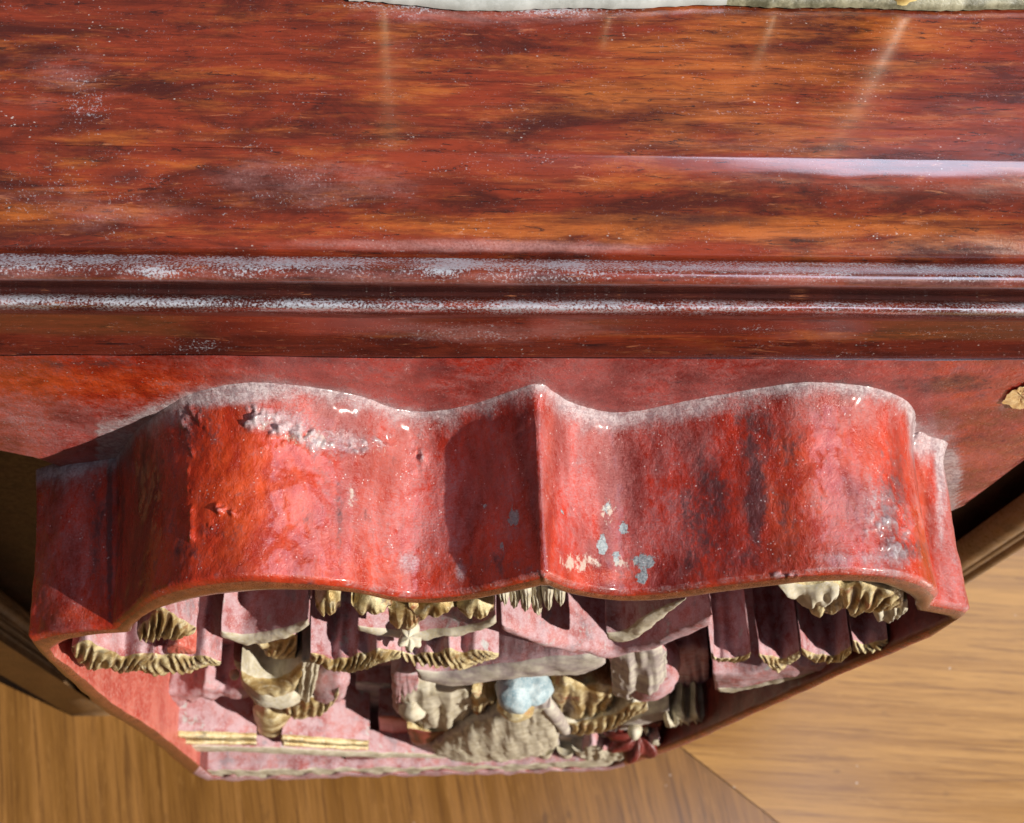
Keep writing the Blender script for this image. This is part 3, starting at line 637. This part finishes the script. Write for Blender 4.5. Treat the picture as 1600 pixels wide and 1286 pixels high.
# central figure
blob('figure_cap', 806, 1080, yd(.14), .0085, .0095, .009, BLUE, rot=.2)
blob('cap_lappet', 828, 1074, yd(.17), .010, .008, .0055, BLUE, rot=-.3)
blob('figure_face', 806, 1096, yd(.18), .0085, .0085, .008, GILT)
strip('robe_sleeve', [(672,1168),(720,1140),(770,1120),(820,1108),(862,1104)], [(700,1182),(740,1190),(790,1186),(840,1180),(874,1168)], yd(.12), yd(.8), .005, None, [GREY, CREAM], rough=.0016)
strip('robe_fold', [(616,1072),(650,1066),(700,1068),(740,1080)], [(640,1120),(660,1138),(700,1142),(745,1136)], yd(.30), None, .005, (4, .4, .003), [CREAM, CREAM], rough=.0016)
strip('robe_fold', [(735,1078),(770,1092),(800,1104)], [(742,1140),(770,1140),(800,1130)], yd(.26), None, .004, (3, .6, .003), [GILT, GILT], rough=.0016)
strip('robe_hem', [(636,1138),(680,1140),(740,1140),(790,1122)], [(644,1162),(690,1178),(740,1160),(790,1130)], yd(.20), yd(.7), .002, (5, .9, .002), [GILT, DARKRED])
blob('hand', 644, 1108, yd(.22), .006, .006, .012, CREAM)
tube('staff', [on_y(842, 1082, yd(.26)), on_y(862, 1110, yd(.14)), on_y(884, 1140, yd(.16))], [.0032, .0034, .003], GREY)
strip('robe_fringe', [(870,1130),(910,1128),(950,1114),(1010,1096)], [(872,1146),(910,1148),(950,1138),(1012,1110)], yd(.16), yd(.6), .003, (10, .9, .003), [CREAM, GILT])
strip('robe_fold', [(862,1072),(890,1066),(930,1070),(956,1076)], [(866,1118),(895,1130),(930,1124),(958,1106)], yd(.30), None, .005, (4, .8, .004), [GILT, GILT], rough=.0016)
blob('figure_lap', 940, 1086, yd(.45), .012, .010, .030, GILT, rot=-.3, rough=.002)
strip('beam', [(872,1150),(930,1146),(1000,1120),(1046,1108)], [(872,1160),(930,1156),(1000,1134),(1048,1120)], yd(.22), None, .001, None, [GREY, GREY])
for (x, y0, y1) in ((851, 1166, 1190), (884, 1166, 1192), (908, 1160, 1190)):
    tube('baluster', [on_y(x, y0, yd(.15)), on_y(x+1, (y0+y1)/2, yd(.15)), on_y(x+2, y1, yd(.15))], [.0052, .0034, .0046], CREAM)
strip('rock', [(925,1158),(960,1136),(1000,1128),(1032,1130)], [(930,1192),(960,1188),(1000,1176),(1040,1160)], yd(.22), None, .002, (4, .6, .003), [DARKRED, DARKRED], rough=.002)
for (x, y, r) in ((958, 1158, .0042), (985, 1152, .004), (1015, 1146, .0045), (942, 1178, .004), (975, 1182, .0035), (1022, 1160, .0042), (1002, 1172, .004), (1048, 1130, .005), (1070, 1124, .006), (1092, 1122, .006), (1052, 1150, .004)):
    q = r*2100; a_ = random.uniform(-4, 4)
    strip('foliage_tip', [(x-q, y-2+a_), (x-q*.3, y-q*.7), (x+q*.2, y-q*.25), (x+q, y-q*.6-a_)], [(x-q*.8, y+3), (x-q*.3, y+q*.5), (x+q*.3, y+q*.2), (x+q*.9, y+2-a_)], yd(.13+random.uniform(0, .1)), yd(.6), .0022, (2, .6, .0016), [CREAM, CREAM if random.random() < .7 else PINK], n_=30, rough=.0014, smoothc=False)
strip('draped_cloth', [(1046,1010),(1075,1008),(1106,1012)], [(1046,1100),(1075,1104),(1110,1092)], yd(.55), None, .002, (4, .1, .001), [PINK, PINK])
strip('draped_cloth_rim', [(1044,1102),(1075,1104),(1116,1096)], [(1046,1126),(1080,1128),(1114,1118)], yd(.50), yd(.8), .002, (5, .5, .002), [PINK, CREAM])
# the balcony rail along the bottom
strip('railing', [(236,1142),(330,1143),(400,1146)], [(250,1160),(330,1162),(400,1164)], yd(.18), None, .0012, (34, 1.5, .0010), [PINK, GILT], n_=300)
strip('railing', [(440,1148),(510,1152),(576,1158)], [(440,1164),(510,1168),(576,1172)], yd(.18), None, .0012, (28, 1.5, .0010), [PINK, GILT], n_=160)
strip('railing_cap', [(246,1163),(400,1167),(560,1174),(720,1178),(900,1178)], [(262,1172),(400,1175),(560,1181),(720,1184),(900,1184)], yd(.165), yd(.45), .0015, None, [PINK, CREAM], n_=160)
strip('plinth', [(322,1204),(400,1203),(560,1200),(760,1196),(955,1187)], [(326,1215),(400,1215),(560,1212),(760,1208),(960,1200)], yd(.02), None, .001, (9, .5, .001), [PINK, CREAM], n_=160, rough=.0012)
for (xa, ya, xb, yb2) in ((240, 1146, 400, 1150), (440, 1152, 574, 1161), (250, 1157, 400, 1160), (442, 1161, 574, 1169)):
    tube('gilt_moulding', [on_y(xa, ya, yd(.155)), on_y((xa+xb)/2, (ya+yb2)/2+.5, yd(.15)), on_y(xb, yb2, yd(.155))], [.0013, .0015, .0012], GILT)
blob('rosette', 992, 1150, yd(.16), .0150, .0120, .0085, DARKRED, rough=.0005, fold=(8, .17), seg=96)
blob('rosette_centre', 992, 1144, yd(.12), .004, .004, .0045, CREAM, rough=.0006)
strip('scroll', [(905,1176),(925,1166),(950,1172),(985,1170),(1030,1156)], [(908,1192),(930,1190),(955,1194),(990,1184),(1034,1166)], yd(.05), yd(.4), .002, (7, .8, .002), [PINK, CREAM], rough=.0014)
strip('dark_opening', [(540,1181),(570,1182),(600,1183)], [(541,1190),(570,1191),(601,1191)], yd(.14), yd(.3), .0002, None, [DARKRED, DARKRED])
strip('wall_block', [(592,1118),(620,1120),(650,1124)], [(594,1168),(620,1170),(650,1172)], yd(.45), None, .001, None, [PINK, INRED])
strip('wall_block', [(556,1066),(575,1066),(610,1068)], [(556,1140),(580,1142),(612,1140)], yd(.80), None, .001, None, [PINK, GREY])

# ------------------------------------------------------------------ gilt ornament standing at the back of the ledge
orn = bpy.data.objects.new('gilt_ornament', None); COL.objects.link(orn); orn.location = on_z(1000, 0, zl)
tag(orn, 'dusty gilded ornament with upright rods standing on the back of the polished ledge', 'ornament')
def back_strip():
    xs = np.linspace(0, 1, 160); V = []
    for t in xs:
        px = 545+1400*t
        row = 1+ 15*math.sin(min(1, max(0, (px-570)/190))*math.pi/2)-7*max(0, 1-abs(px-1130)/330)+1.3*math.sin(px/37)
        p = on_z(px, row+random.uniform(-1, 1), zl+.0008)
        V += [p, p+np.array([0, .0006, .0022]), p+np.array([0, .018, .003]), p+np.array([0, .02, .0005])]
    V = [np.array(v)-np.array(orn.location) for v in V]
    fm = gridfaces(160, 4); return link('plinth', V, fm, [DUSTY, OLIVE], orn, midx=[1 if 545+1400*(f_[0]//4)/159 > 1120+35*math.sin(f_[0]*1.7)+25*(f_[0]%4) else 0 for f_ in fm])
back_strip()
def rod(px, r, h, lean):
    b = on_z(px, -14, zl+.0005)-np.array(orn.location); pts = [b, b+np.array([lean*h*.5, 0, h*.5]), b+np.array([lean*h, 0, h])]
    o = tube('rod', pts, [r, r*1.1, r], GOLD, parent=orn); return o
rod(592, .0017, .075, 0); rod(1216, .0018, .030, 0); rod(1405, .0060, .085, 0); rod(955, .0012, .02, 0)
